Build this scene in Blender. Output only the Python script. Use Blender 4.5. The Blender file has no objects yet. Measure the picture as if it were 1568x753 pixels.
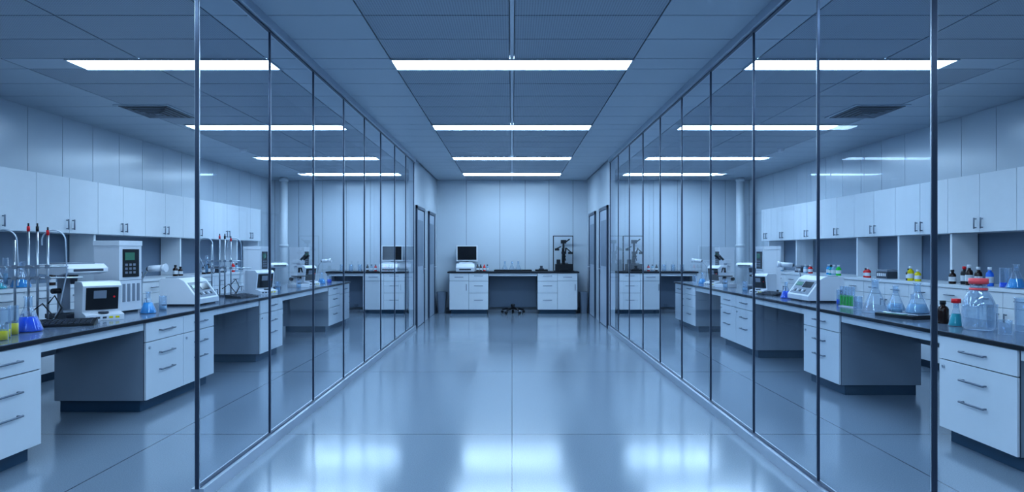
import bpy, math, random
from mathutils import Vector, Matrix
random.seed(7)
scene = bpy.context.scene
try:
    scene.view_settings.view_transform = 'Standard'
    scene.view_settings.look = 'Medium High Contrast'
except Exception as e:
    print('LOOK', e)

# ------------------------------------------------------------ materials
def newmat(name):
    m = bpy.data.materials.new(name); m.use_nodes = True
    nt = m.node_tree
    for n in list(nt.nodes): nt.nodes.remove(n)
    out = nt.nodes.new('ShaderNodeOutputMaterial')
    return m, nt, out

def M(nt, op, a, b=None):
    n = nt.nodes.new('ShaderNodeMath'); n.operation = op
    for i, v in enumerate((a, b)):
        if v is None: continue
        if isinstance(v, (int, float)): n.inputs[i].default_value = v
        else: nt.links.new(v, n.inputs[i])
    return n.outputs[0]

def mixc(nt, fac, a, b):
    n = nt.nodes.new('ShaderNodeMix'); n.data_type = 'RGBA'
    if isinstance(fac, (int, float)): n.inputs[0].default_value = fac
    else: nt.links.new(fac, n.inputs[0])
    for idx, v in ((6, a), (7, b)):
        if isinstance(v, tuple): n.inputs[idx].default_value = (*v, 1)
        else: nt.links.new(v, n.inputs[idx])
    return n.outputs[2]

def pmat(name, col, rough=.4, metal=0., var=.06, scale=6., bump=0., bscale=200., spec=.5, coat=0.):
    m, nt, out = newmat(name)
    p = nt.nodes.new('ShaderNodeBsdfPrincipled')
    nt.links.new(p.outputs[0], out.inputs[0])
    tc = nt.nodes.new('ShaderNodeTexCoord')
    no = nt.nodes.new('ShaderNodeTexNoise'); no.inputs['Scale'].default_value = scale
    nt.links.new(tc.outputs['Object'], no.inputs['Vector'])
    c2 = tuple(max(0, c * (1 - var)) for c in col)
    nt.links.new(mixc(nt, no.outputs[0], col, c2), p.inputs['Base Color'])
    p.inputs['Roughness'].default_value = rough
    p.inputs['Metallic'].default_value = metal
    p.inputs['Specular IOR Level'].default_value = spec
    p.inputs['Coat Weight'].default_value = coat
    if bump > 0:
        n2 = nt.nodes.new('ShaderNodeTexNoise'); n2.inputs['Scale'].default_value = bscale
        nt.links.new(tc.outputs['Object'], n2.inputs['Vector'])
        b = nt.nodes.new('ShaderNodeBump'); b.inputs['Strength'].default_value = bump
        b.inputs['Distance'].default_value = .002
        nt.links.new(n2.outputs[0], b.inputs['Height']); nt.links.new(b.outputs[0], p.inputs['Normal'])
    return m

WHITE = pmat('white_laminate', (.75, .79, .83), .28)
WALLP = pmat('wall_panel_satin', (.60, .66, .72), .22, scale=1.2, var=.1)
GAP = pmat('joint_grey', (.12, .15, .20), .7)  # dark grey for panel joints, cabinet gaps and seams
PANEL = pmat('grey_end_panel', (.31, .36, .42), .36)
CEILP = pmat('ceiling_tile_plain', (.46, .52, .58), .35, scale=.8)
CEILG = pmat('ceiling_grid', (.32, .37, .43), .6)
STEEL = pmat('brushed_steel', (.6, .63, .67), .28, 1.)
ALU = pmat('anodised_aluminium', (.58, .63, .7), .35, .8)
MULL = pmat('mullion_dark', (.07, .09, .13), .3, .6)
HANDLE = pmat('handle_steel', (.22, .25, .30), .3, .9)
BLACK = pmat('black_plastic', (.012, .014, .018), .35)
DGREY = pmat('dark_grey_plastic', (.06, .07, .09), .4)
MGREY = pmat('mid_grey_plastic', (.25, .28, .33), .4)
INSTR = pmat('instrument_white', (.76, .78, .82), .35)
PLINTH = pmat('plinth_blue', (.025, .075, .13), .4)
CEDGE = pmat('countertop_edge', (.012, .015, .022), .3)
CTOP = pmat('countertop_surface', (.17, .21, .27), .14, bump=.1)
SPLASH = pmat('backsplash_grey', (.17, .22, .29), .32)
RED = pmat('red_cap', (.85, .02, .03), .35)
PINK = pmat('pink_cap', (1., .12, .13), .35)
BLUEM = pmat('blue_plastic', (.03, .2, .8), .4)
SCREEN = pmat('monitor_screen', (.008, .009, .012), .12)
LCD = pmat('green_lcd', (.08, .22, .14), .2)
DOORM = pmat('door_leaf', (.40, .46, .54), .35)
BIN = pmat('bin_plastic', (.24, .29, .36), .4)
BROWN = pmat('amber_bottle', (.03, .012, .008), .12)
LABEL = pmat('paper_label', (.7, .72, .75), .6)

def liquid(name, col):
    m, nt, out = newmat(name)
    p = nt.nodes.new('ShaderNodeBsdfPrincipled'); nt.links.new(p.outputs[0], out.inputs[0])
    tc = nt.nodes.new('ShaderNodeTexCoord')
    g = nt.nodes.new('ShaderNodeTexNoise'); g.inputs['Scale'].default_value = 9
    nt.links.new(tc.outputs['Object'], g.inputs['Vector'])
    nt.links.new(mixc(nt, g.outputs[0], col, tuple(c * .8 for c in col)), p.inputs['Base Color'])
    p.inputs['Roughness'].default_value = .1
    p.inputs['Transmission Weight'].default_value = .12
    p.inputs['IOR'].default_value = 1.33
    return m
L_BLUE = liquid('liquid_blue', (.004, .13, .9))
L_CYAN = liquid('liquid_cyan', (.03, .42, .85))
L_YEL = liquid('liquid_yellow', (1., .8, .02))
L_GRN = liquid('liquid_green', (.04, .7, .07))
L_TEAL = liquid('liquid_teal', (.02, .52, .55))
L_RED = liquid('liquid_red', (.9, .03, .03))
L_PALE = liquid('liquid_pale', (.35, .55, .72))

def glassmat(name, tint, power, mx, base, diff=0.):
    m, nt, out = newmat(name)
    tr = nt.nodes.new('ShaderNodeBsdfTransparent'); tr.inputs[0].default_value = (*tint, 1)
    gl = nt.nodes.new('ShaderNodeBsdfGlossy'); gl.inputs['Roughness'].default_value = .01
    gl.inputs['Color'].default_value = (.95, .97, 1, 1)
    lw = nt.nodes.new('ShaderNodeLayerWeight'); lw.inputs[0].default_value = .5
    f = M(nt, 'ADD', M(nt, 'MULTIPLY', M(nt, 'POWER', lw.outputs['Facing'], power), mx), base)
    mx1 = nt.nodes.new('ShaderNodeMixShader')
    nt.links.new(f, mx1.inputs[0]); nt.links.new(tr.outputs[0], mx1.inputs[1]); nt.links.new(gl.outputs[0], mx1.inputs[2])
    last = mx1
    if diff > 0:
        d = nt.nodes.new('ShaderNodeBsdfDiffuse'); d.inputs[0].default_value = (.75, .82, .92, 1)
        mx2 = nt.nodes.new('ShaderNodeMixShader')
        f2 = M(nt, 'ADD', M(nt, 'MULTIPLY', M(nt, 'POWER', lw.outputs['Facing'], 2.5), diff), .05)
        nt.links.new(f2, mx2.inputs[0]); nt.links.new(last.outputs[0], mx2.inputs[1]); nt.links.new(d.outputs[0], mx2.inputs[2])
        last = mx2
    nt.links.new(last.outputs[0], out.inputs[0])
    return m
PANE = glassmat('partition_glass', (.89, .93, .97), 5., .68, .004)
GLASS = glassmat('lab_glass', (.88, .93, .97), 3., .6, .06, .45)

def perf():
    m, nt, out = newmat('ceiling_tile_perforated')
    p = nt.nodes.new('ShaderNodeBsdfPrincipled'); nt.links.new(p.outputs[0], out.inputs[0])
    tc = nt.nodes.new('ShaderNodeTexCoord'); s = nt.nodes.new('ShaderNodeSeparateXYZ')
    nt.links.new(tc.outputs['Object'], s.inputs[0])
    k = 55.
    fx = M(nt, 'SUBTRACT', M(nt, 'FRACT', M(nt, 'MULTIPLY', s.outputs[0], k)), .5)
    fy = M(nt, 'SUBTRACT', M(nt, 'FRACT', M(nt, 'MULTIPLY', s.outputs[1], k)), .5)
    r = M(nt, 'ADD', M(nt, 'MULTIPLY', fx, fx), M(nt, 'MULTIPLY', fy, fy))
    d = M(nt, 'LESS_THAN', r, .07)
    nt.links.new(mixc(nt, d, (.37, .42, .48), (.22, .25, .30)), p.inputs['Base Color'])
    p.inputs['Roughness'].default_value = .45
    return m
CEILF = perf()

def floormat():
    m, nt, out = newmat('floor_epoxy')
    p = nt.nodes.new('ShaderNodeBsdfPrincipled'); nt.links.new(p.outputs[0], out.inputs[0])
    tc = nt.nodes.new('ShaderNodeTexCoord'); s = nt.nodes.new('ShaderNodeSeparateXYZ')
    nt.links.new(tc.outputs['Object'], s.inputs[0])
    n1 = nt.nodes.new('ShaderNodeTexNoise'); n1.inputs['Scale'].default_value = 140; n1.inputs['Detail'].default_value = 3
    n2 = nt.nodes.new('ShaderNodeTexNoise'); n2.inputs['Scale'].default_value = .7; n2.inputs['Detail'].default_value = 3
    nt.links.new(tc.outputs['Object'], n1.inputs['Vector']); nt.links.new(tc.outputs['Object'], n2.inputs['Vector'])
    c = mixc(nt, n1.outputs[0], (.16, .20, .25), (.33, .39, .45))
    c = mixc(nt, M(nt, 'MULTIPLY', n2.outputs[0], .35), c, (.19, .24, .30))
    jy = M(nt, 'ABSOLUTE', M(nt, 'SUBTRACT', M(nt, 'FRACT', M(nt, 'ADD', M(nt, 'DIVIDE', M(nt, 'SUBTRACT', s.outputs[1], 4.9), 2.55), 10.5)), .5))
    jx = M(nt, 'ABSOLUTE', M(nt, 'SUBTRACT', M(nt, 'FRACT', M(nt, 'ADD', M(nt, 'DIVIDE', s.outputs[0], 2.55), 10.5)), .5))
    j = M(nt, 'LESS_THAN', M(nt, 'MINIMUM', jx, M(nt, 'MULTIPLY', jy, .6)), .0016)
    c = mixc(nt, j, c, (.05, .065, .09))
    nt.links.new(c, p.inputs['Base Color'])
    nt.links.new(M(nt, 'ADD', M(nt, 'MULTIPLY', n2.outputs[0], .09), .098), p.inputs['Roughness'])
    p.inputs['Specular IOR Level'].default_value = .9
    b = nt.nodes.new('ShaderNodeBump'); b.inputs['Strength'].default_value = .03; b.inputs['Distance'].default_value = .002
    nt.links.new(n1.outputs[0], b.inputs['Height']); nt.links.new(b.outputs[0], p.inputs['Normal'])
    return m
FLOOR = floormat()

def emis():
    m, nt, out = newmat('led_diffuser')
    e = nt.nodes.new('ShaderNodeEmission'); e.inputs[0].default_value = (.515, .745, 1, 1); e.inputs[1].default_value = 23
    nt.links.new(e.outputs[0], out.inputs[0]); return m
LED = emis()

# ------------------------------------------------------------ mesh builder
class B:
    def __init__(s): s.v = []; s.f = []; s.m = []; s.sm = []; s.mats = []
    def mi(s, mat):
        if mat not in s.mats: s.mats.append(mat)
        return s.mats.index(mat)
    def add(s, vs, fs, mat, smooth=False):
        o = len(s.v); s.v += [tuple(v) for v in vs]; k = mat if isinstance(mat, int) else s.mi(mat)
        for i, f in enumerate(fs):
            s.f.append(tuple(o + j for j in f)); s.m.append(k)
            s.sm.append(smooth if isinstance(smooth, bool) else smooth[i])
    def box(s, x0, x1, y0, y1, z0, z1, mat, R=None):
        vs = [(x, y, z) for z in (z0, z1) for x, y in ((x0, y0), (x1, y0), (x1, y1), (x0, y1))]
        if R is not None: vs = [R @ Vector(v) for v in vs]
        s.add(vs, [(3, 2, 1, 0), (4, 5, 6, 7), (0, 1, 5, 4), (1, 2, 6, 5), (2, 3, 7, 6), (3, 0, 4, 7)], mat)
    def prism(s, prof, x0, x1, mat):
        n = len(prof)
        vs = [(x0, y, z) for y, z in prof] + [(x1, y, z) for y, z in prof]
        fs = [tuple(range(n)), tuple(range(2 * n - 1, n - 1, -1))] + [(i, i + n, (i + 1) % n + n, (i + 1) % n) for i in range(n)]
        s.add(vs, fs, mat)
    def cyl(s, p0, p1, r0, mat, r1=None, seg=14, cap=True):
        r1 = r0 if r1 is None else r1
        p0 = Vector(p0); p1 = Vector(p1); d = (p1 - p0).normalized()
        a = d.orthogonal().normalized(); b = d.cross(a)
        vs = []
        for p, r in ((p0, r0), (p1, r1)):
            for i in range(seg):
                t = 2 * math.pi * i / seg; vs.append(p + a * math.cos(t) * r + b * math.sin(t) * r)
        fs = [(i, (i + 1) % seg, (i + 1) % seg + seg, i + seg) for i in range(seg)]; sm = [True] * seg
        if cap: fs += [tuple(range(seg - 1, -1, -1)), tuple(range(seg, 2 * seg))]; sm += [False, False]
        s.add(vs, fs, mat, sm)
    def lathe(s, c, prof, mat, seg=24):
        cx, cy, cz = c; vs = []; fs = []
        for r, z in prof:
            for i in range(seg):
                t = 2 * math.pi * i / seg; vs.append((cx + r * math.cos(t), cy + r * math.sin(t), cz + z))
        for k in range(len(prof) - 1):
            for i in range(seg):
                fs.append((k * seg + i, k * seg + (i + 1) % seg, (k + 1) * seg + (i + 1) % seg, (k + 1) * seg + i))
        s.add(vs, fs, mat, True)
    def tube(s, pts, r, mat, seg=8):
        pts = [Vector(p) for p in pts]; vs = []; fs = []
        up = None
        for i, p in enumerate(pts):
            d = (pts[min(i + 1, len(pts) - 1)] - pts[max(i - 1, 0)]).normalized()
            if up is None: up = d.orthogonal().normalized()
            a = (up - d * up.dot(d)).normalized(); up = a; b = d.cross(a)
            for k in range(seg):
                t = 2 * math.pi * k / seg; vs.append(p + a * math.cos(t) * r + b * math.sin(t) * r)
        for i in range(len(pts) - 1):
            for k in range(seg):
                fs.append((i * seg + k, i * seg + (k + 1) % seg, (i + 1) * seg + (k + 1) % seg, (i + 1) * seg + k))
        s.add(vs, fs, mat, True)
    def out(s, name, loc=(0, 0, 0), rot=0., bevel=0., scale=1.):
        me = bpy.data.meshes.new(name); me.from_pydata(s.v, [], s.f)
        for m in s.mats: me.materials.append(m)
        me.polygons.foreach_set('material_index', s.m); me.polygons.foreach_set('use_smooth', s.sm)
        me.update()
        o = bpy.data.objects.new(name, me); scene.collection.objects.link(o)
        o.location = loc; o.rotation_euler = (0, 0, math.radians(rot)); o.scale = (scale,) * 3
        if bevel > 0:
            b = o.modifiers.new('bevel', 'BEVEL'); b.width = bevel; b.segments = 2; b.limit_method = 'ANGLE'; b.angle_limit = math.radians(50)
        return o

H = 3.0; GX = 1.725; WX = 5.45; YB = 15.0; YF = -2.0
LIGHTY = [(-.16, .12), (2.7, 2.98), (5.54, 5.82), (8.4, 8.7), (11.22, 11.55), (13.58, 13.92)]  # first row, over the camera, is out of view and added for lighting

# ------------------------------------------------------------ room shell
b = B(); b.box(-WX - .1, WX + .1, YF - .1, YB + .1, -.1, 0, FLOOR); b.out('floor')

b = B(); b.box(-WX - .1, WX + .1, YF - .1, YB + .1, H + .02, H + .12, CEILG)
g = .006
rows = []
y = YF
for (a, c) in LIGHTY:
    n = 5 if a - y > 1.9 else 3
    if y == YF: n = 3
    st = (a - .02 - y) / n
    for i in range(n): rows.append((y + st * i, y + st * (i + 1), 0))
    rows.append((a - .02, c + .02, 1)); y = c + .02
rows.append((y, y + .52, 0)); rows.append((y + .52, YB, 0))
strips = [(0.0, 1.03, 1), (1.03, 1.70, 0), (1.75, 2.08, 0), (2.08, 3.16, 1), (3.16, 4.32, 1), (4.32, 5.45, 0)]
for (x0, x1, pf) in strips:
    for sgn in (-1, 1):
        for (y0, y1, lt) in rows:
            gx = .022 if x0 == 0 else g
            a, c = sorted((sgn * (x0 + gx), sgn * (x1 - g)))
            b.box(a, c, y0 + g, y1 - g, H, H + .015, CEILF if (pf and not lt) else CEILP)
b.out('ceiling')
b = B(); b.box(-.014, .014, YF, YB, H + .001, H + .02, ALU); b.out('trim_1')

def panelwall(name, axis, pos, thick, cuts, z0, z1, face):
    b = B(); g = .004; t = .012
    for i in range(len(cuts) - 1):
        a, c = cuts[i] + g, cuts[i + 1] - g
        if axis == 'x':
            x0, x1 = sorted((pos, pos - face * t)); b.box(x0, x1, a, c, z0, z1, WALLP)
        else:
            y0, y1 = sorted((pos, pos - face * t)); b.box(a, c, y0, y1, z0, z1, WALLP)
    if axis == 'x':
        x0, x1 = sorted((pos - face * t, pos - face * thick)); b.box(x0, x1, cuts[0], cuts[-1], z0, z1, GAP)
    else:
        y0, y1 = sorted((pos - face * t, pos - face * thick)); b.box(cuts[0], cuts[-1], y0, y1, z0, z1, GAP)
    return b.out(name)
cl = [YF] + [round(7.35 + .57 * i, 3) for i in range(-16, 14) if YF + .2 < 7.35 + .57 * i < YB - .2] + [YB]
panelwall('wall_left', 'x', -WX, .1, cl, 0, H + .02, 1)
panelwall('wall_right', 'x', WX, .1, cl, 0, H + .02, -1)
cb = [-WX, -4.9, -4.35, -3.8, -3.25, -2.7, -2.15, -1.76, -1.05, -.28, .30, .85, 1.40, 1.76, 2.15, 2.7, 3.25, 3.8, 4.35, 4.9, WX]
panelwall('wall_back', 'y', YB, .1, cb, 0, H + .02, -1)
b = B(); b.box(-WX, WX, YF - .1, YF, 0, H + .02, WALLP); b.out('wall_front')

# glass partitions (each starts at an open entrance near the camera)
LM = [3.58, 4.65, 5.67, 6.69, 7.63, 8.58, 9.6, 10.6, 11.48]
RM = [2.67, 3.68, 4.66, 5.67, 6.63, 7.6, 8.6, 9.6, 10.6, 11.48]
for side, sg, mu in (('left', -1, LM), ('right', 1, RM)):
    b = B()
    x = sg * GX; ys = mu[0]
    b.add([(x, ys, .07), (x, 11.5, .07), (x, 11.5, H - .06), (x, ys, H - .06)], [(0, 1, 2, 3)], PANE)
    b.box(x - .035, x + .035, ys, 11.5, 0, .07, ALU)
    b.box(x - .010, x + .010, ys, 11.5, .07, .082, MULL)
    b.box(x - .035, x + .035, ys, 11.5, H - .06, H, ALU)
    b.box(x - .010, x + .010, ys, 11.5, H - .072, H - .06, MULL)
    for i, yy in enumerate(mu):
        if i == 0:
            w = .007; b.box(x - .010, x + .010, yy - w, yy + w, .07, H - .06, MULL); b.box(x - .013, x + .013, yy - .003, yy + .003, .0, H - .0, STEEL)
        else:
            w = .006; b.box(x - .007, x + .007, yy - w, yy + w, .07, H - .06, MULL)
            b.box(x - .009, x + .009, yy - .0015, yy + .0015, .07, H - .06, STEEL)
    b.out('window_1' if side == 'left' else 'window_2')
    b = B(); x0, x1 = sorted((x, x + sg * .09))
    b.box(x0, x1, 11.5, YB, 0, H + .01, WALLP)
    b.out('wall_corridor_' + side)
    for k, (ya, yb_) in enumerate(((11.72, 12.66), (13.45, 14.35))):
        b = B(); s_ = -sg
        def bx(d0, d1, y0, y1, z0, z1, m):
            a, c = sorted((x + s_ * d0, x + s_ * d1)); b.box(a, c, y0, y1, z0, z1, m)
        bx(.001, .035, ya - .06, ya, 0, 2.2, MULL); bx(.001, .035, yb_, yb_ + .06, 0, 2.2, MULL); bx(.001, .035, ya - .06, yb_ + .06, 2.14, 2.2, MULL)
        bx(.001, .02, ya + .006, yb_ - .006, .01, 2.134, DOORM)
        bx(.02, .024, ya + .14, yb_ - .14, 1.1, 1.95, SPLASH)
        bx(.02, .03, yb_ - .12, yb_ - .07, .95, 1.1, STEEL)
        b.cyl((x + s_ * .02, yb_ - .095, 1.04), (x + s_ * .07, yb_ - .095, 1.04), .01, STEEL)
        b.cyl((x + s_ * .065, yb_ - .095, 1.04), (x + s_ * .065, yb_ - .22, 1.04), .009, STEEL)
        b.out('door_%d' % (k + 1 + (0 if side == 'left' else 2)), bevel=.002)

b = B(); b.box(-WX, WX, YB - .015, YB, 0, .09, PANEL); b.out('baseboard_back')
for side, sg in (('left', -1), ('right', 1)):
    b = B(); a, c = sorted((sg * WX, sg * (WX - .012))); b.box(a, c, 13.3, YB - .015, 0, .09, PANEL); b.out('baseboard_' + side)

# ------------------------------------------------------------ lights
def light(x0, x1, y0, y1):
    b = B(); cx, cy = (x0 + x1) / 2, (y0 + y1) / 2; w, d = (x1 - x0) / 2, (y1 - y0) / 2
    b.box(-w - .015, w + .015, -d - .012, -d, -.012, .0, CEILP); b.box(-w - .015, w + .015, d, d + .012, -.012, .0, CEILP)
    b.box(-w - .015, -w, -d, d, -.012, 0, CEILP); b.box(w, w + .015, -d, d, -.012, 0, CEILP)
    b.box(-w, w, -d, d, -.008, .0, LED)
    b.out('ceiling_light', (cx, cy, H))
SX = {0: (2.05, 3.8), 1: (2.05, 3.8), 2: (2.07, 3.78), 3: (2.2, 4.2), 4: (2.35, 4.4), 5: (2.36, 4.3)}
for i, (a, c) in enumerate(LIGHTY):
    light(-1.02, 1.02, a, c)
    light(-SX[i][1], -SX[i][0], a, c); light(SX[i][0], SX[i][1], a, c)

for sg in (-1, 1):
    b = B()
    b.box(-.31, .31, -.36, .36, -.008, 0, CEILP)
    b.box(-.27, .27, -.32, .32, -.011, -.008, BLACK)
    for k in range(5):
        s0 = .27 - k * .05; y0 = s0 * 1.18; z0 = -.016 - k * .006; t = .016
        b.box(-s0, s0, -y0, -y0 + t, z0, z0 + .006, MGREY); b.box(-s0, s0, y0 - t, y0, z0, z0 + .006, MGREY)
        b.box(-s0, -s0 + t, -y0, y0, z0, z0 + .006, MGREY); b.box(s0 - t, s0, -y0, y0, z0, z0 + .006, MGREY)
    b.box(-.03, .03, -.03, .03, -.04, -.011, MGREY)
    b.out('air_vent', (sg * 4.12, 7.6, H))
    b = B(); b.lathe((0, 0, 0), [(0, -.05), (.03, -.05), (.05, -.035), (.055, 0)], INSTR); b.out('smoke_detector', (sg * 4.28, 10.4, H))
    b = B(); b.cyl((0, 0, 0), (0, 0, H), .085, WHITE, seg=28)
    for z in (.04, 1.5, 2.95): b.cyl((0, 0, z - .03), (0, 0, z + .03), .097, WHITE, seg=28)
    b.out('ventilation_duct', (sg * 5.05, 14.45, 0))

# ------------------------------------------------------------ furniture
def hbar(b, xc, z, w=.2, y=-.018, m=HANDLE):
    b.cyl((xc - w / 2, y - .03, z), (xc + w / 2, y - .03, z), .007, m, seg=8)
    for s_ in (-1, 1): b.cyl((xc + s_ * (w / 2 - .015), y, z), (xc + s_ * (w / 2 - .015), y - .03, z), .006, m, seg=8)
def vbar(b, x, zc, h=.14, y=-.018, m=HANDLE):
    b.cyl((x, y - .028, zc - h / 2), (x, y - .028, zc + h / 2), .007, m, seg=8)
    for s_ in (-1, 1): b.cyl((x, y, zc + s_ * (h / 2 - .012)), (x, y - .028, zc + s_ * (h / 2 - .012)), .006, m, seg=8)

def cabinet(name, w, d, h, cols, loc, rot, pl=.10):
    b = B()
    b.box(.03, w - .03, .05, d - .03, 0, pl, PLINTH)
    b.box(0, w, 0, d, pl, h, PANEL)
    b.box(0, w, .0, .006, pl, h, GAP)
    n = len(cols); cw = w / n; g = .003
    for i, t in enumerate(cols):
        x0, x1 = i * cw + g, (i + 1) * cw - g; xc = (x0 + x1) / 2
        def fr(z0, z1): b.box(x0, x1, -.018, 0, z0 + g, z1 - g, WHITE)
        if t == 'D2':
            zt = h - .17; fr(zt, h); fr(pl, zt)
            hbar(b, xc, h - .085, min(.24, cw * .45)); hbar(b, xc, zt - .11, min(.24, cw * .45)); hbar(b, xc, zt - .26, min(.24, cw * .45))
            b.cyl((x0 + .05, -.018, zt - .05), (x0 + .05, -.03, zt - .05), .012, STEEL, seg=12)
        elif t == 'D3':
            z1 = h
            for hh in (.22, .32, .46):
                z0 = z1 - hh * (h - pl); fr(z0, z1); hbar(b, xc, (z0 + z1) / 2 + .03, min(.2, cw * .45)); z1 = z0
        elif t == 'DD':
            zt = h - .17; fr(zt, h); fr(pl, zt); hbar(b, xc, h - .085, min(.2, cw * .45)); vbar(b, x1 - .05, zt - .14)
    return b.out(name, loc, rot, bevel=.0025)

FX = 3.13
CH = .80
left_units = [(3.0, 3.68, ['D2']), (3.68, 4.32, ['D2']), (5.55, 6.82, ['D2', 'D2']), (8.07, 8.86, ['D2']), (11.1, 12.5, ['D3', 'DD'])]
for a, c, cols in left_units:
    cabinet('drawer_cabinet', c - a, .76, CH - .035, cols, (-FX, a, 0), 90)
right_units = [(4.02, 4.76, ['D2']), (6.21, 6.97, ['D2']), (8.4, 9.75, ['D2', 'D2']), (11.1, 12.45, ['DD', 'D3'])]
for a, c, cols in right_units:
    cabinet('drawer_cabinet', c - a, .76, CH - .035, cols, (FX, c, 0), -90)

def counter(y0, y1, sg, units):
    b = B()
    L = y1 - y0
    loc, rot = ((-FX, y0, 0), 90) if sg < 0 else ((FX, y1, 0), -90)
    b.box(0, L, -.03, .82, CH - .034, CH - .005, CEDGE)
    b.box(.004, L - .004, -.026, .816, CH - .005, CH, CTOP)
    b.out('laboratory_countertop', loc, rot, bevel=.002)
    segs = []; p = y0
    for a, c, _ in units:
        if a > p + .02: segs.append((p, a))
        p = c
    if y1 > p + .02: segs.append((p, y1))
    for a, c in segs:
        if c - a < .2: continue
        if sg < 0: u0, u1 = a - y0, c - y0
        else: u0, u1 = y1 - c, y1 - a
        b = B()
        b.box(u0 + .002, u1 - .002, .0, .02, CH - .10, CH - .036, WHITE)
        b.box(u0 + .002, u1 - .002, .74, .755, CH - .3, CH - .036, PANEL)
        b.out('bench_apron', loc, rot, bevel=.002)
counter(3.0, 12.55, -1, left_units)
counter(2.2, 12.5, 1, [(2.2, 2.9, 0)] + right_units)
cabinet('drawer_cabinet', .7, .76, CH - .035, ['D2'], (FX, 2.9, 0), -90)

def wallbench(sg, y0, y1):
    L = y1 - y0; n = int(round(L / .52)); cw = L / n
    b = B(); h = .97
    b.box(0, L, .05, .56, 0, .1, PLINTH); b.box(0, L, 0, .56, .1, h, PANEL); b.box(0, L, -.001, .004, .1, h, GAP)
    for i in range(n):
        b.box(i * cw + .003, (i + 1) * cw - .003, -.018, 0, .1, h - .16, WHITE)
        b.box(i * cw + .003, (i + 1) * cw - .003, -.018, 0, h - .155, h - .003, WHITE)
        vbar(b, i * cw + (cw - .05 if i % 2 == 0 else .05), h - .27, .12)
        hbar(b, i * cw + cw / 2, h - .08, .15)
    b.box(0, L, -.03, .57, h, h + .035, WHITE)
    b.out('wall_base_cabinet', (sg * 4.87, y0 if sg < 0 else y1, 0), 90 if sg < 0 else -90, bevel=.002)
wallbench(-1, 3.9, 13.25); wallbench(1, 3.9, 13.1)

def wallcab(sg, y0, w=1.04):
    b = B()
    b.box(0, w, 0, .33, 0, .64, WHITE); b.box(.002, w - .002, -.003, 0, .002, .638, GAP)
    for x0, x1 in ((.003, w / 2 - .003), (w / 2 + .003, w - .003)): b.box(x0, x1, -.02, -.003, .003, .637, WHITE)
    vbar(b, w / 2 - .05, .1, .12, -.02); vbar(b, w / 2 + .05, .1, .12, -.02)
    b.out('wall_cabinet', (sg * 5.11, y0 if sg < 0 else y0 + w, 1.58), 90 if sg < 0 else -90, bevel=.002)
for k in range(9): wallcab(-1, 3.87 + 1.04 * k)
for k in range(8): wallcab(1, 4.51 + 1.04 * k)
wallcab(1, 4.51 + 1.04 * 8, .5)

for sg, ys in ((-1, [5.95, 8.03, 10.11, 12.19, 13.2]), (1, [5.55, 7.63, 8.67, 9.71, 11.79, 13.05])):
    a, c = sorted((sg * (WX - .004), sg * (WX - .012)))
    b = B(); b.box(a, c, 3.95, 13.2, 1.007, 1.58, SPLASH); b.out('trim_2' if sg < 0 else 'trim_3')
    for yy in ys:
        b = B(); a, c = sorted((sg * 5.13, sg * 5.43)); b.box(a, c, yy - .02, yy + .02, 1.006, 1.579, WHITE)
        b.out('shelf_divider', bevel=.002)

def endbench(x0, x1, cabs, y0=14.38, h=.93):
    b = B()
    b.box(x0, x1, y0 - .03, YB - .01, h - .035, h, CEDGE)
    b.out('laboratory_workbench', bevel=.002)
    for a, c, cols in cabs:
        cabinet('base_cabinet', c - a, .52, h - .036, cols, (a, y0, 0), 0, pl=.09)
endbench(-1.42, 1.48, [(-1.38, -.52, ['DD', 'D3']), (.56, 1.44, ['D3', 'DD'])])
b = B(); b.box(-.515, .555, 14.90, 14.93, .1, .89, SPLASH); b.box(-.515, .555, 14.40, 14.42, .83, .89, WHITE); b.out('modesty_panel')
endbench(-4.1, -2.32, [(-3.28, -2.36, ['DD', 'D3'])])
endbench(2.32, 4.1, [(2.36, 3.28, ['D3', 'DD'])])
for sg in (-1, 1):
    b = B(); a, c = sorted((sg * 3.29, sg * 4.08)); b.box(a, c, 14.90, 14.93, .1, .89, SPLASH); b.box(a, c, 14.40, 14.42, .83, .89, WHITE)
    b.box(*sorted((sg * 4.05, sg * 4.08)), 14.40, 14.93, 0, .89, WHITE); b.out('modesty_panel')

for x in (-1.572, 1.602):
    b = B()
    def rr(w, d, z):
        pts = []
        for i in range(24):
            t = 2 * math.pi * i / 24; c, s_ = math.cos(t), math.sin(t)
            pts.append((w * math.copysign(abs(c) ** .45, c), d * math.copysign(abs(s_) ** .45, s_), z))
        return pts
    k_ = .9 if x < 0 else .78
    rings = [(.09, .11, 0), (.125, .14, .44), (.13, .145, .44), (.13, .145, .47), (.118, .133, .47), (.112, .125, .42), (.08, .1, .03)]
    vs = []; fs = []
    for r in rings: vs += rr(r[0] * k_, r[1], r[2])
    for k in range(len(rings) - 1):
        for i in range(24): fs.append((k * 24 + i, k * 24 + (i + 1) % 24, (k + 1) * 24 + (i + 1) % 24, (k + 1) * 24 + i))
    fs.append(tuple(range(23, -1, -1))); fs.append(tuple(range(6 * 24, 7 * 24)))
    b.add(vs, fs, BIN); b.out('waste_bin', (x, 14.62, 0))

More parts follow.
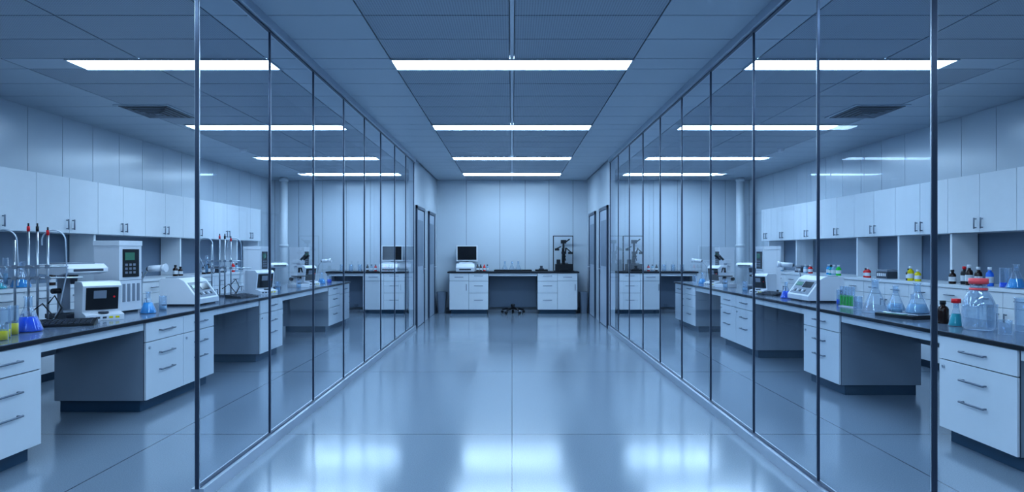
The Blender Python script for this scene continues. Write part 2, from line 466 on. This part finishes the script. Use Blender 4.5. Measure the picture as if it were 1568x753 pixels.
b = B()
for i in range(5):
    t = math.radians(90 + 72 * i); c, s_ = math.cos(t), math.sin(t)
    b.cyl((0, 0, .12), (.25 * c, .25 * s_, .075), .022, BLACK, r1=.014, seg=10)
    b.cyl((.25 * c, .25 * s_, .08), (.25 * c, .25 * s_, .05), .008, STEEL, seg=8)
    b.cyl((.25 * c - .022 * s_, .25 * s_ + .022 * c, .028), (.25 * c + .022 * s_, .25 * s_ - .022 * c, .028), .028, BLACK, seg=14)
b.cyl((0, 0, .09), (0, 0, .17), .035, BLACK)
b.lathe((0, 0, .17), [(0, 0), (.05, 0), (.055, .01), (.04, .03), (0, .035)], BLACK)
b.out('swivel_chair_base', (.02, 14.55, 0))

# ------------------------------------------------------------ instruments
def monitor(loc, rot=0):
    b = B()
    b.box(-.24, .24, -.02, .02, .22, .58, INSTR); b.box(-.215, .215, -.023, -.018, .25, .555, SCREEN)
    b.prism([(.02, .27), (.02, .53), (.07, .48), (.07, .32)], -.17, .17, MGREY)
    b.box(-.035, .035, .02, .05, .02, .35, MGREY); b.box(-.13, .13, -.09, .11, 0, .02, MGREY)
    b.out('computer_monitor', loc, rot, bevel=.004)
def printer(loc, rot=0):
    b = B()
    b.prism([(-.16, 0), (-.17, .09), (-.10, .17), (.15, .17), (.15, 0)], -.2, .2, INSTR)
    b.box(-.13, .13, -.168, -.15, .03, .06, DGREY); b.box(-.15, .15, .02, .09, .17, .2, INSTR); b.box(.1, .17, -.115, -.1, .12, .15, MGREY)
    b.out('label_printer', loc, rot, bevel=.004)
def microscope(loc, rot=0, m=INSTR, sc=1., framed=False):
    b = B(); dk = BLACK
    b.box(-.10, .10, -.16, .12, 0, .05, m)
    b.prism([(.04, .05), (.12, .05), (.12, .34), (.09, .40), (-.03, .40), (-.03, .35), (.05, .33)], -.035, .035, m)
    b.box(-.09, .09, -.14, .04, .17, .185, dk); b.cyl((0, -.05, .11), (0, -.05, .17), .03, dk); b.cyl((0, -.05, .05), (0, -.05, .075), .035, dk)
    b.cyl((0, -.05, .35), (0, -.05, .315), .045, m, seg=18)
    for t in (-.9, 0, .9):
        b.cyl((.02 * t, -.05 - .01 * abs(t), .32), (.045 * t, -.05 - .02 * abs(t), .235), .013, dk, r1=.009, seg=12)
    b.box(-.05, .05, -.12, .06, .385, .44, m)
    for s_ in (-1, 1):
        b.cyl((s_ * .03, -.08, .42), (s_ * .035, -.2, .50), .017, dk, seg=12); b.cyl((s_ * .035, -.19, .493), (s_ * .035, -.215, .51), .021, dk, seg=12)
        b.cyl((s_ * .035, .08, .13), (s_ * .075, .08, .13), .028, dk, seg=16)
    if framed:
        f = .23
        b.box(-f, -f + .018, .13, .16, 0, .8, dk); b.box(f - .018, f, .13, .16, 0, .8, dk); b.box(-f, f, .13, .16, .782, .8, dk); b.box(-f, f, -.16, .16, 0, .015, dk)
        b.cyl((0, .05, .44), (0, .05, .66), .022, dk, seg=14); b.box(-.06, .06, .0, .1, .62, .7, dk); b.cyl((.06, .05, .66), (.14, .05, .72), .015, dk)
        b.cyl((-.06, .03, .55), (-.17, -.02, .50), .012, dk); b.cyl((.06, .03, .52), (.17, .0, .42), .012, dk); b.box(-.2, -.1, -.05, 0, .46, .51, dk); b.box(.1, .2, -.05, .02, .38, .43, dk)
        b.box(-.19, .19, -.12, .1, .0, .16, dk); b.box(-.16, -.08, -.1, .05, .16, .26, dk)
    b.out('microscope', loc, rot, bevel=.003, scale=sc)
def tower(loc, rot, sc=1.):
    b = B()
    b.box(-.14, .14, 0, .25, .02, .64, INSTR); b.box(-.145, .145, -.005, .255, .60, .645, INSTR); b.box(-.12, .12, .02, .23, 0, .02, DGREY)
    b.box(-.10, .10, -.008, 0, .32, .57, BLACK); b.box(-.08, .04, -.011, -.008, .47, .54, LCD)
    for i in range(3):
        for j in range(3): b.box(-.08 + .05 * i, -.05 + .05 * i, -.012, -.008, .35 + .035 * j, .37 + .035 * j, MGREY)
    for i in range(4): b.box(-.1 + .06 * i, -.07 + .06 * i, -.006, 0, .1, .26, MGREY)
    b.box(-.14, .14, -.002, 0, .29, .294, GAP)
    b.out('chromatography_tower', loc, rot, bevel=.006, scale=sc)
def analyzer(loc, rot, sc=1.):
    b = B()
    b.prism([(-.17, 0), (-.17, .05), (-.07, .07), (-.10, .30), (-.06, .335), (.14, .335), (.16, .30), (.16, 0)], -.15, .15, INSTR)
    R = Matrix.Translation((0, -.088, .19)) @ Matrix.Rotation(math.radians(7.4), 4, 'X')
    b.box(-.125, .125, -.008, .004, -.10, .095, BLACK, R); b.box(-.07, .03, -.011, -.007, 0, .07, MGREY, R)
    b.cyl((.09, -.095, .2), (.09, -.105, .2), .009, RED, seg=10)
    b.cyl((.0, -.12, .06), (.0, -.12, .075), .04, DGREY, seg=18)
    for i in range(5): b.box(-.12 + .05 * i, -.09 + .05 * i, -.174, -.168, .018, .034, L_YEL if i > 2 else DGREY)
    b.out('sample_analyzer', loc, rot, bevel=.004, scale=sc)
def headunit(loc, rot, sc=1.):
    b = B()
    b.box(-.10, .10, -.10, .12, 0, .035, DGREY); b.box(-.03, .03, .03, .09, .035, .36, MGREY)
    b.prism([(-.19, .34), (-.19, .37), (-.15, .40), (.10, .40), (.13, .37), (.13, .33), (-.1, .32)], -.16, .16, INSTR)
    b.box(-.12, .12, -.192, -.18, .345, .365, DGREY); b.cyl((0, -.04, .32), (0, -.04, .25), .03, DGREY, r1=.02)
    b.cyl((0, -.03, .035), (0, -.03, .06), .06, STEEL, seg=20); b.box(-.11, .11, -.12, .06, .40, .41, MGREY)
    b.cyl((-.03, .06, .2), (-.09, .06, .2), .02, BLACK)
    b.out('stereo_inspection_scope', loc, rot, bevel=.004, scale=sc)
def keypad(loc, rot):
    b = B(); b.prism([(-.11, 0), (-.11, .015), (.09, .045), (.10, .04), (.10, 0)], -.19, .19, BLACK)
    for i in range(9):
        for j in range(4):
            y = -.09 + .043 * j; z = .016 + (y + .11) * .14
            b.box(-.17 + .038 * i, -.14 + .038 * i, y, y + .03, z, z + .008, DGREY)
    b.out('control_keyboard', loc, rot)
def widedev(loc, rot, w=.5):
    b = B(); h = w / 2
    b.prism([(-.2, .02), (-.2, .07), (-.06, .26), (.0, .29), (.18, .29), (.2, .26), (.2, .02)], -h, h, INSTR)
    b.box(-h + .02, h - .02, -.17, .18, 0, .02, DGREY)
    ang = math.atan2(.19, .14); R = Matrix.Translation((0, -.13, .165)) @ Matrix.Rotation(ang, 4, 'X')
    b.box(-h + .04, h - .04, -.095, .095, -.003, .004, MGREY, R)
    b.box(-.02, h - .08, -.01, .07, .004, .008, SCREEN, R)
    for i in range(6): b.box(-h + .07 + .06 * i, -h + .10 + .06 * i, -.07, -.04, .004, .010, DGREY if i % 2 else INSTR, R)
    b.box(-h + .06, -.05, .01, .06, .004, .008, LCD, R)
    b.box(-h + .05, h - .05, .04, .16, .29, .298, PANEL)
    b.out('benchtop_centrifuge', loc, rot, bevel=.006)
def lamp(loc, rot, sc=1., base=INSTR):
    b = B()
    b.cyl((0, 0, 0), (0, 0, .02), .075, base, seg=24); b.tube([(0, 0, .02), (-.02, .02, .2), (-.01, .02, .3), (.04, 0, .37), (.1, -.02, .40)], .008, STEEL)
    b.cyl((.07, -.02, .395), (.20, -.06, .405), .032, INSTR, seg=20); b.cyl((.20, -.06, .405), (.24, -.072, .408), .032, INSTR, r1=.042, seg=20)
    b.cyl((.05, -.013, .394), (.075, -.022, .395), .022, DGREY)
    b.out('task_lamp', loc, rot, scale=sc)
def arc(c, r, a0, a1, n=12, yy=0):
    return [(c[0] + r * math.cos(a0 + (a1 - a0) * i / n), yy, c[1] + r * math.sin(a0 + (a1 - a0) * i / n)) for i in range(n + 1)]
def retort(loc, rot):
    b = B()
    b.box(-.16, .14, -.07, .07, 0, .022, DGREY)
    for i, (x, h) in enumerate(((-.12, .66), (-.03, .75), (.03, .75), (.10, .72))):
        b.cyl((x, 0, .02), (x, 0, h), .009, STEEL, seg=10)
        if i: b.cyl((x, 0, h - .02), (x, 0, h + .02), .011, RED if i != 2 else BLACK, seg=10); b.cyl((x, 0, h + .02), (x, 0, h + .045), .006, BLACK, seg=8)
    for z in (.36, .45):
        b.cyl((-.24, 0, z), (.34 if z < .4 else .24, 0, z), .007, STEEL, seg=8)
        for x in (-.12, -.03, .03, .10): b.box(x - .016, x + .016, -.018, .018, z - .014, z + .014, MGREY)
    b.tube([(-.20, 0, .36), (-.26, 0, .5)] + arc((-.19, .66), .08, math.pi, 0, 12, .01) + [(-.10, .01, .45), (-.1, .0, .3)], .006, ALU)
    b.tube([(.06, 0, .62)] + arc((.14, .66), .08, math.pi, .1, 12, .0) + [(.23, 0, .4), (.18, -.02, .1), (.14, -.04, .02)], .006, ALU)
    b.cyl((-.18, 0, .3), (-.18, 0, .52), .018, GLASS); b.cyl((-.18, 0, .31), (-.18, 0, .4), .015, L_PALE)
    b.tube([(.1, 0, .15), (.16, -.05, .22), (.2, -.02, .12), (.15, -.05, .01)], .006, BLACK)
    b.tube([(.0, 0, .1), (.08, -.06, .16), (.16, -.06, .05), (.12, -.1, .01)], .005, BLACK)
    b.out('retort_stand', loc, rot)

# ------------------------------------------------------------ glassware
def erlen(loc, h=.2, liq=None, lev=.35, cap=None, r=None):
    b = B(); r = r or h * .36; n = h * .10; s0 = h * .72
    b.lathe((0, 0, 0), [(0, .001), (r * .93, .001), (r, h * .03), (r * .98, h * .07), (n, s0), (n, h * .96), (n * 1.3, h), (n * 1.2, h), (n * .85, h * .96), (n * .85, s0)], GLASS)
    if liq:
        zt = h * lev; rt = r * .95 + (n - r * .95) * ((zt - h * .06) / (s0 - h * .06))
        b.lathe((0, 0, 0), [(0, .004), (r * .93, .004), (r * .97, h * .05), (rt, zt), (0, zt)], liq)
    if cap: b.cyl((0, 0, h * .93), (0, 0, h * 1.1), n * 1.7, cap, seg=18)
    b.out('erlenmeyer_flask', loc)
def beaker(loc, h=.12, r=.04, liq=None, lev=.5, name='beaker'):
    b = B(); b.lathe((0, 0, 0), [(0, .001), (r * .95, .001), (r, h * .05), (r, h * .96), (r * 1.08, h), (r * 1.0, h), (r * .94, h * .95), (r * .94, h * .06)], GLASS)
    if liq: b.lathe((0, 0, 0), [(0, .004), (r * .97, .004), (r * .97, h * lev), (0, h * lev)], liq)
    b.out(name, loc)
def bottle(loc, h=.16, r=.035, m=BROWN, cap=BLACK, label=True):
    b = B(); b.lathe((0, 0, 0), [(0, 0), (r * .95, 0), (r, .006), (r, h * .62), (r * .8, h * .72), (r * .42, h * .78), (r * .42, h * .86)], m)
    b.cyl((0, 0, h * .84), (0, 0, h), r * .52, cap, seg=18)
    if label: b.cyl((0, 0, h * .18), (0, 0, h * .5), r * 1.015, LABEL, seg=24, cap=False)
    b.out('reagent_bottle', loc)
def jar(loc):
    b = B()
    b.lathe((0, 0, 0), [(0, .002), (.09, .002), (.1, .02), (.105, .12), (.1, .2), (.075, .26), (.055, .285), (.052, .33), (.06, .335), (.05, .335), (.048, .285), (.07, .255), (.095, .2), (.1, .12), (.095, .02)], GLASS, 32)
    b.lathe((0, 0, 0), [(.101, .17), (.107, .175), (.101, .18)], GLASS, 32)
    b.cyl((0, 0, .335), (0, 0, .375), .062, PINK, seg=28); b.cyl((0, 0, .29), (0, 0, .305), .058, PINK, seg=28)
    b.tube([(0, 0, .02), (0, 0, .33)], .006, GLASS)
    b.tube([(.03, 0, .1), (.03, 0, .33)], .004, GLASS)
    b.out('round_glass_jar', loc)
def tubes(loc, rot, liqs):
    b = B(); n = len(liqs); w = n * .045
    b.box(-w / 2, w / 2, -.02, .02, 0, .008, INSTR)
    for sx in (-1, 1): b.box(sx * w / 2 - .004, sx * w / 2 + .004, -.02, .02, 0, .12, GLASS)
    b.box(-w / 2, w / 2, -.02, .02, .11, .114, GLASS)
    for i, l in enumerate(liqs):
        x = -w / 2 + .0225 + i * .045
        b.lathe((x, 0, .01), [(0, 0), (.014, .008), (.016, .02), (.016, .2), (.018, .2), (.014, .195), (.014, .02)], GLASS, 14)
        if l: b.lathe((x, 0, .01), [(0, .002), (.0155, .01), (.0155, .11), (0, .11)], l, 14)
    b.out('test_tube_rack', loc, rot)

Z = CH
# ---- left island
beaker((-3.36, 4.33, Z), .2, .032, L_YEL, .28, 'measuring_cylinder'); beaker((-3.42, 4.48, Z), .2, .03, L_YEL, .4, 'measuring_cylinder')
beaker((-3.28, 4.2, Z), .1, .035, L_YEL, .6)
erlen((-3.45, 4.66, Z), .25, L_BLUE, .42)
retort((-3.80, 5.18, Z), 20)
keypad((-3.44, 5.05, Z), 25)
headunit((-3.82, 5.64, Z), 72, 1.16)
analyzer((-3.49, 5.52, Z), 48, .95)
tower((-3.58, 6.13, Z), 82, 1.04)
erlen((-3.36, 6.03, Z), .2, L_CYAN, .5); beaker((-3.40, 6.36, Z), .14, .035, L_PALE, .3)
lamp((-3.72, 6.58, Z), 10)
widedev((-3.48, 7.06, Z), 90)
retort((-3.66, 8.25, Z), 20)
keypad((-3.35, 8.1, Z), 80); analyzer((-3.4, 8.85, Z), 60, .95)
tower((-3.60, 9.5, Z), 90); headunit((-3.7, 10.05, Z), 60); microscope((-3.45, 10.5, Z), 60); analyzer((-3.45, 10.95, Z), 70)
tower((-3.60, 11.45, Z), 90); erlen((-3.35, 11.5, Z), .2, L_CYAN, .45); beaker((-3.3, 11.8, Z), .14, .04, L_BLUE, .5)
lamp((-3.6, 12.15, Z), 10)
beaker((-3.3, 9.2, Z), .15, .035, L_PALE, .4); beaker((-3.3, 10.1, Z), .15, .035, L_PALE, .4)
# ---- right island
beaker((3.66, 4.64, Z), .24, .072); beaker((3.56, 4.84, Z), .18, .035)
beaker((3.4, 4.5, Z), .1, .04)
jar((3.40, 4.76, Z))
erlen((3.40, 5.0, Z), .19, L_TEAL, .5, RED, .052)
bottle((3.43, 5.2, Z), .18, .042, BROWN, BLACK, False)
b = B(); b.box(-.2, .2, -.19, .19, 0, .03, BLACK); b.box(-.18, .18, -.12, .17, .03, .038, STEEL); b.box(-.1, .1, -.185, -.14, .03, .036, LCD); b.out('laboratory_scale', (3.47, 5.68, Z), -75, bevel=.004)
erlen((3.50, 5.64, Z + .039), .26, L_PALE, .3); erlen((3.57, 5.82, Z + .039), .15, None); beaker((3.38, 5.74, Z + .039), .07, .045, L_PALE, .5)
erlen((3.42, 6.15, Z), .31, None); erlen((3.7, 6.3, Z), .24, L_PALE, .3)
tubes((3.45, 6.72, Z), -80, [L_GRN, L_GRN, L_GRN, L_GRN, L_GRN]); beaker((3.52, 7.02, Z), .16, .03, L_BLUE, .35)
beaker((3.40, 6.42, Z), .13, .04)
widedev((3.50, 7.55, Z), -90, .55)
erlen((3.35, 7.98, Z), .2, L_BLUE, .45); lamp((3.62, 8.25, Z), 180, 1, DGREY); keypad((3.40, 8.55, Z), -80); analyzer((3.45, 8.98, Z), -60, .8)
tower((3.60, 9.5, Z), -90); headunit((3.7, 10.05, Z), -60); microscope((3.45, 10.5, Z), -60); analyzer((3.45, 10.95, Z), -70)
tower((3.60, 11.45, Z), -90); erlen((3.35, 11.5, Z), .2, L_CYAN, .45); beaker((3.3, 11.8, Z), .14, .04)
lamp((3.6, 12.15, Z), 180)
beaker((3.3, 9.25, Z), .15, .035, L_PALE, .4); beaker((3.3, 10.1, Z), .15, .035, L_PALE, .4)
# ---- wall ledges
ZL = 1.006
for y_, h_, m_, c_ in ((7.0, .2, BROWN, INSTR), (7.12, .22, BROWN, INSTR), (7.26, .2, BLACK, RED), (7.38, .16, BROWN, BLACK), (6.86, .2, BLUEM, INSTR),
                       (8.05, .14, L_YEL, INSTR), (8.15, .18, L_YEL, INSTR), (8.25, .15, BROWN, BLACK), (9.12, .14, L_RED, INSTR), (9.24, .13, L_RED, BLACK),
                       (9.95, .16, L_GRN, INSTR), (10.1, .16, L_PALE, INSTR), (10.25, .15, L_TEAL, BLACK), (10.4, .16, L_CYAN, INSTR), (10.9, .14, L_RED, INSTR), (11.1, .14, L_PALE, INSTR)):
    bottle((5.0 + random.uniform(-.03, .06), y_, ZL), h_, .036, m_, c_)
erlen((4.98, 6.45, ZL), .24, L_CYAN, .4); beaker((5.0, 6.62, ZL), .2, .05, L_BLUE, .25)
for y_ in (12.1, 12.35, 12.6): bottle((5.0, y_, ZL), .15, .034, L_PALE, BLACK)
erlen((-4.98, 6.62, ZL), .26, L_CYAN, .38); erlen((-5.0, 6.36, ZL), .2, L_TEAL, .3)
for y_ in (7.1, 7.25, 7.9, 8.3, 9.7, 9.85, 10.6, 10.75, 10.9, 11.7, 11.85): bottle((-5.0, y_, ZL), .13 + random.random() * .06, .034, random.choice([BROWN, L_PALE, L_TEAL, L_RED, BROWN]), random.choice([BLACK, INSTR]))
for sg in (-1, 1):
    for y_ in (8.75, 11.35):
        b = B(); b.box(-.13, .13, -.1, .1, 0, .09, DGREY); b.box(-.13, .13, -.1, .1, .094, .12, MGREY)
        for i in range(5): b.box(-.11 + .045 * i, -.08 + .045 * i, -.104, -.1, .03, .07, LABEL)
        b.out('sample_box', (sg * 5.12, y_ + (0 if sg < 0 else .12), ZL), 90 if sg < 0 else -90, bevel=.003)
# ---- centre bench
Z = .931
printer((-1.03, 14.5, Z)); monitor((-1.02, 14.82, Z))
for x, l in ((-.70, BROWN), (-.62, L_RED), (-.55, L_PALE), (-.77, BROWN)): bottle((x, 14.6, Z), .15, .03, l, RED if l == L_RED else BLACK)
b = B(); b.box(-.42, .42, -.14, .14, 0, .02, BLACK); b.box(-.42, .42, -.14, -.12, .02, .035, BLACK); b.box(-.42, .42, .12, .14, .02, .035, BLACK)
b.box(-.42, -.40, -.12, .12, .02, .035, BLACK); b.box(.40, .42, -.12, .12, .02, .035, BLACK); b.out('instrument_tray', (.02, 14.6, Z))
for x in (-.16, .0, .14): erlen((x, 14.62, Z + .021), .2, None)
b = B(); b.box(-.14, .14, -.1, .1, 0, .04, BLACK); b.cyl((0, 0, .04), (0, 0, .06), .06, DGREY); b.box(-.03, .03, .04, .08, .04, .12, DGREY); b.out('hotplate_stirrer', (.66, 14.65, Z))
microscope((1.16, 14.68, Z), 0, BLACK, 1., True)
# ---- side end benches
printer((-2.72, 14.5, Z)); monitor((-2.72, 14.82, Z))  # solid copies standing in for the centre bench's reflection in the glass
microscope((2.75, 14.68, Z), 0, BLACK, 1., True)  # solid copy standing in for the centre microscope mirrored in the glass
for sg in (-1, 1):
    for x, l in ((3.05, L_RED), (3.14, L_PALE), (3.23, BROWN)): bottle((sg * x, 14.6, Z), .15, .03, l, BLACK)
    for x in (3.4, 3.6, 3.8): beaker((sg * x, 14.6, Z), .15, .045)

w = bpy.data.worlds.new('world'); scene.world = w; w.use_nodes = True
w.node_tree.nodes['Background'].inputs[0].default_value = (.3, .4, .6, 1); w.node_tree.nodes['Background'].inputs[1].default_value = .1

cam = bpy.data.cameras.new('camera'); co = bpy.data.objects.new('camera', cam); scene.collection.objects.link(co)
co.location = (0, 0, 1.37); co.rotation_euler = (math.pi / 2, 0, 0)
cam.sensor_width = 36; cam.lens = 36 * 1000 / 1568; cam.shift_y = 8.5 / 1568
cam.clip_start = .05
scene.camera = co
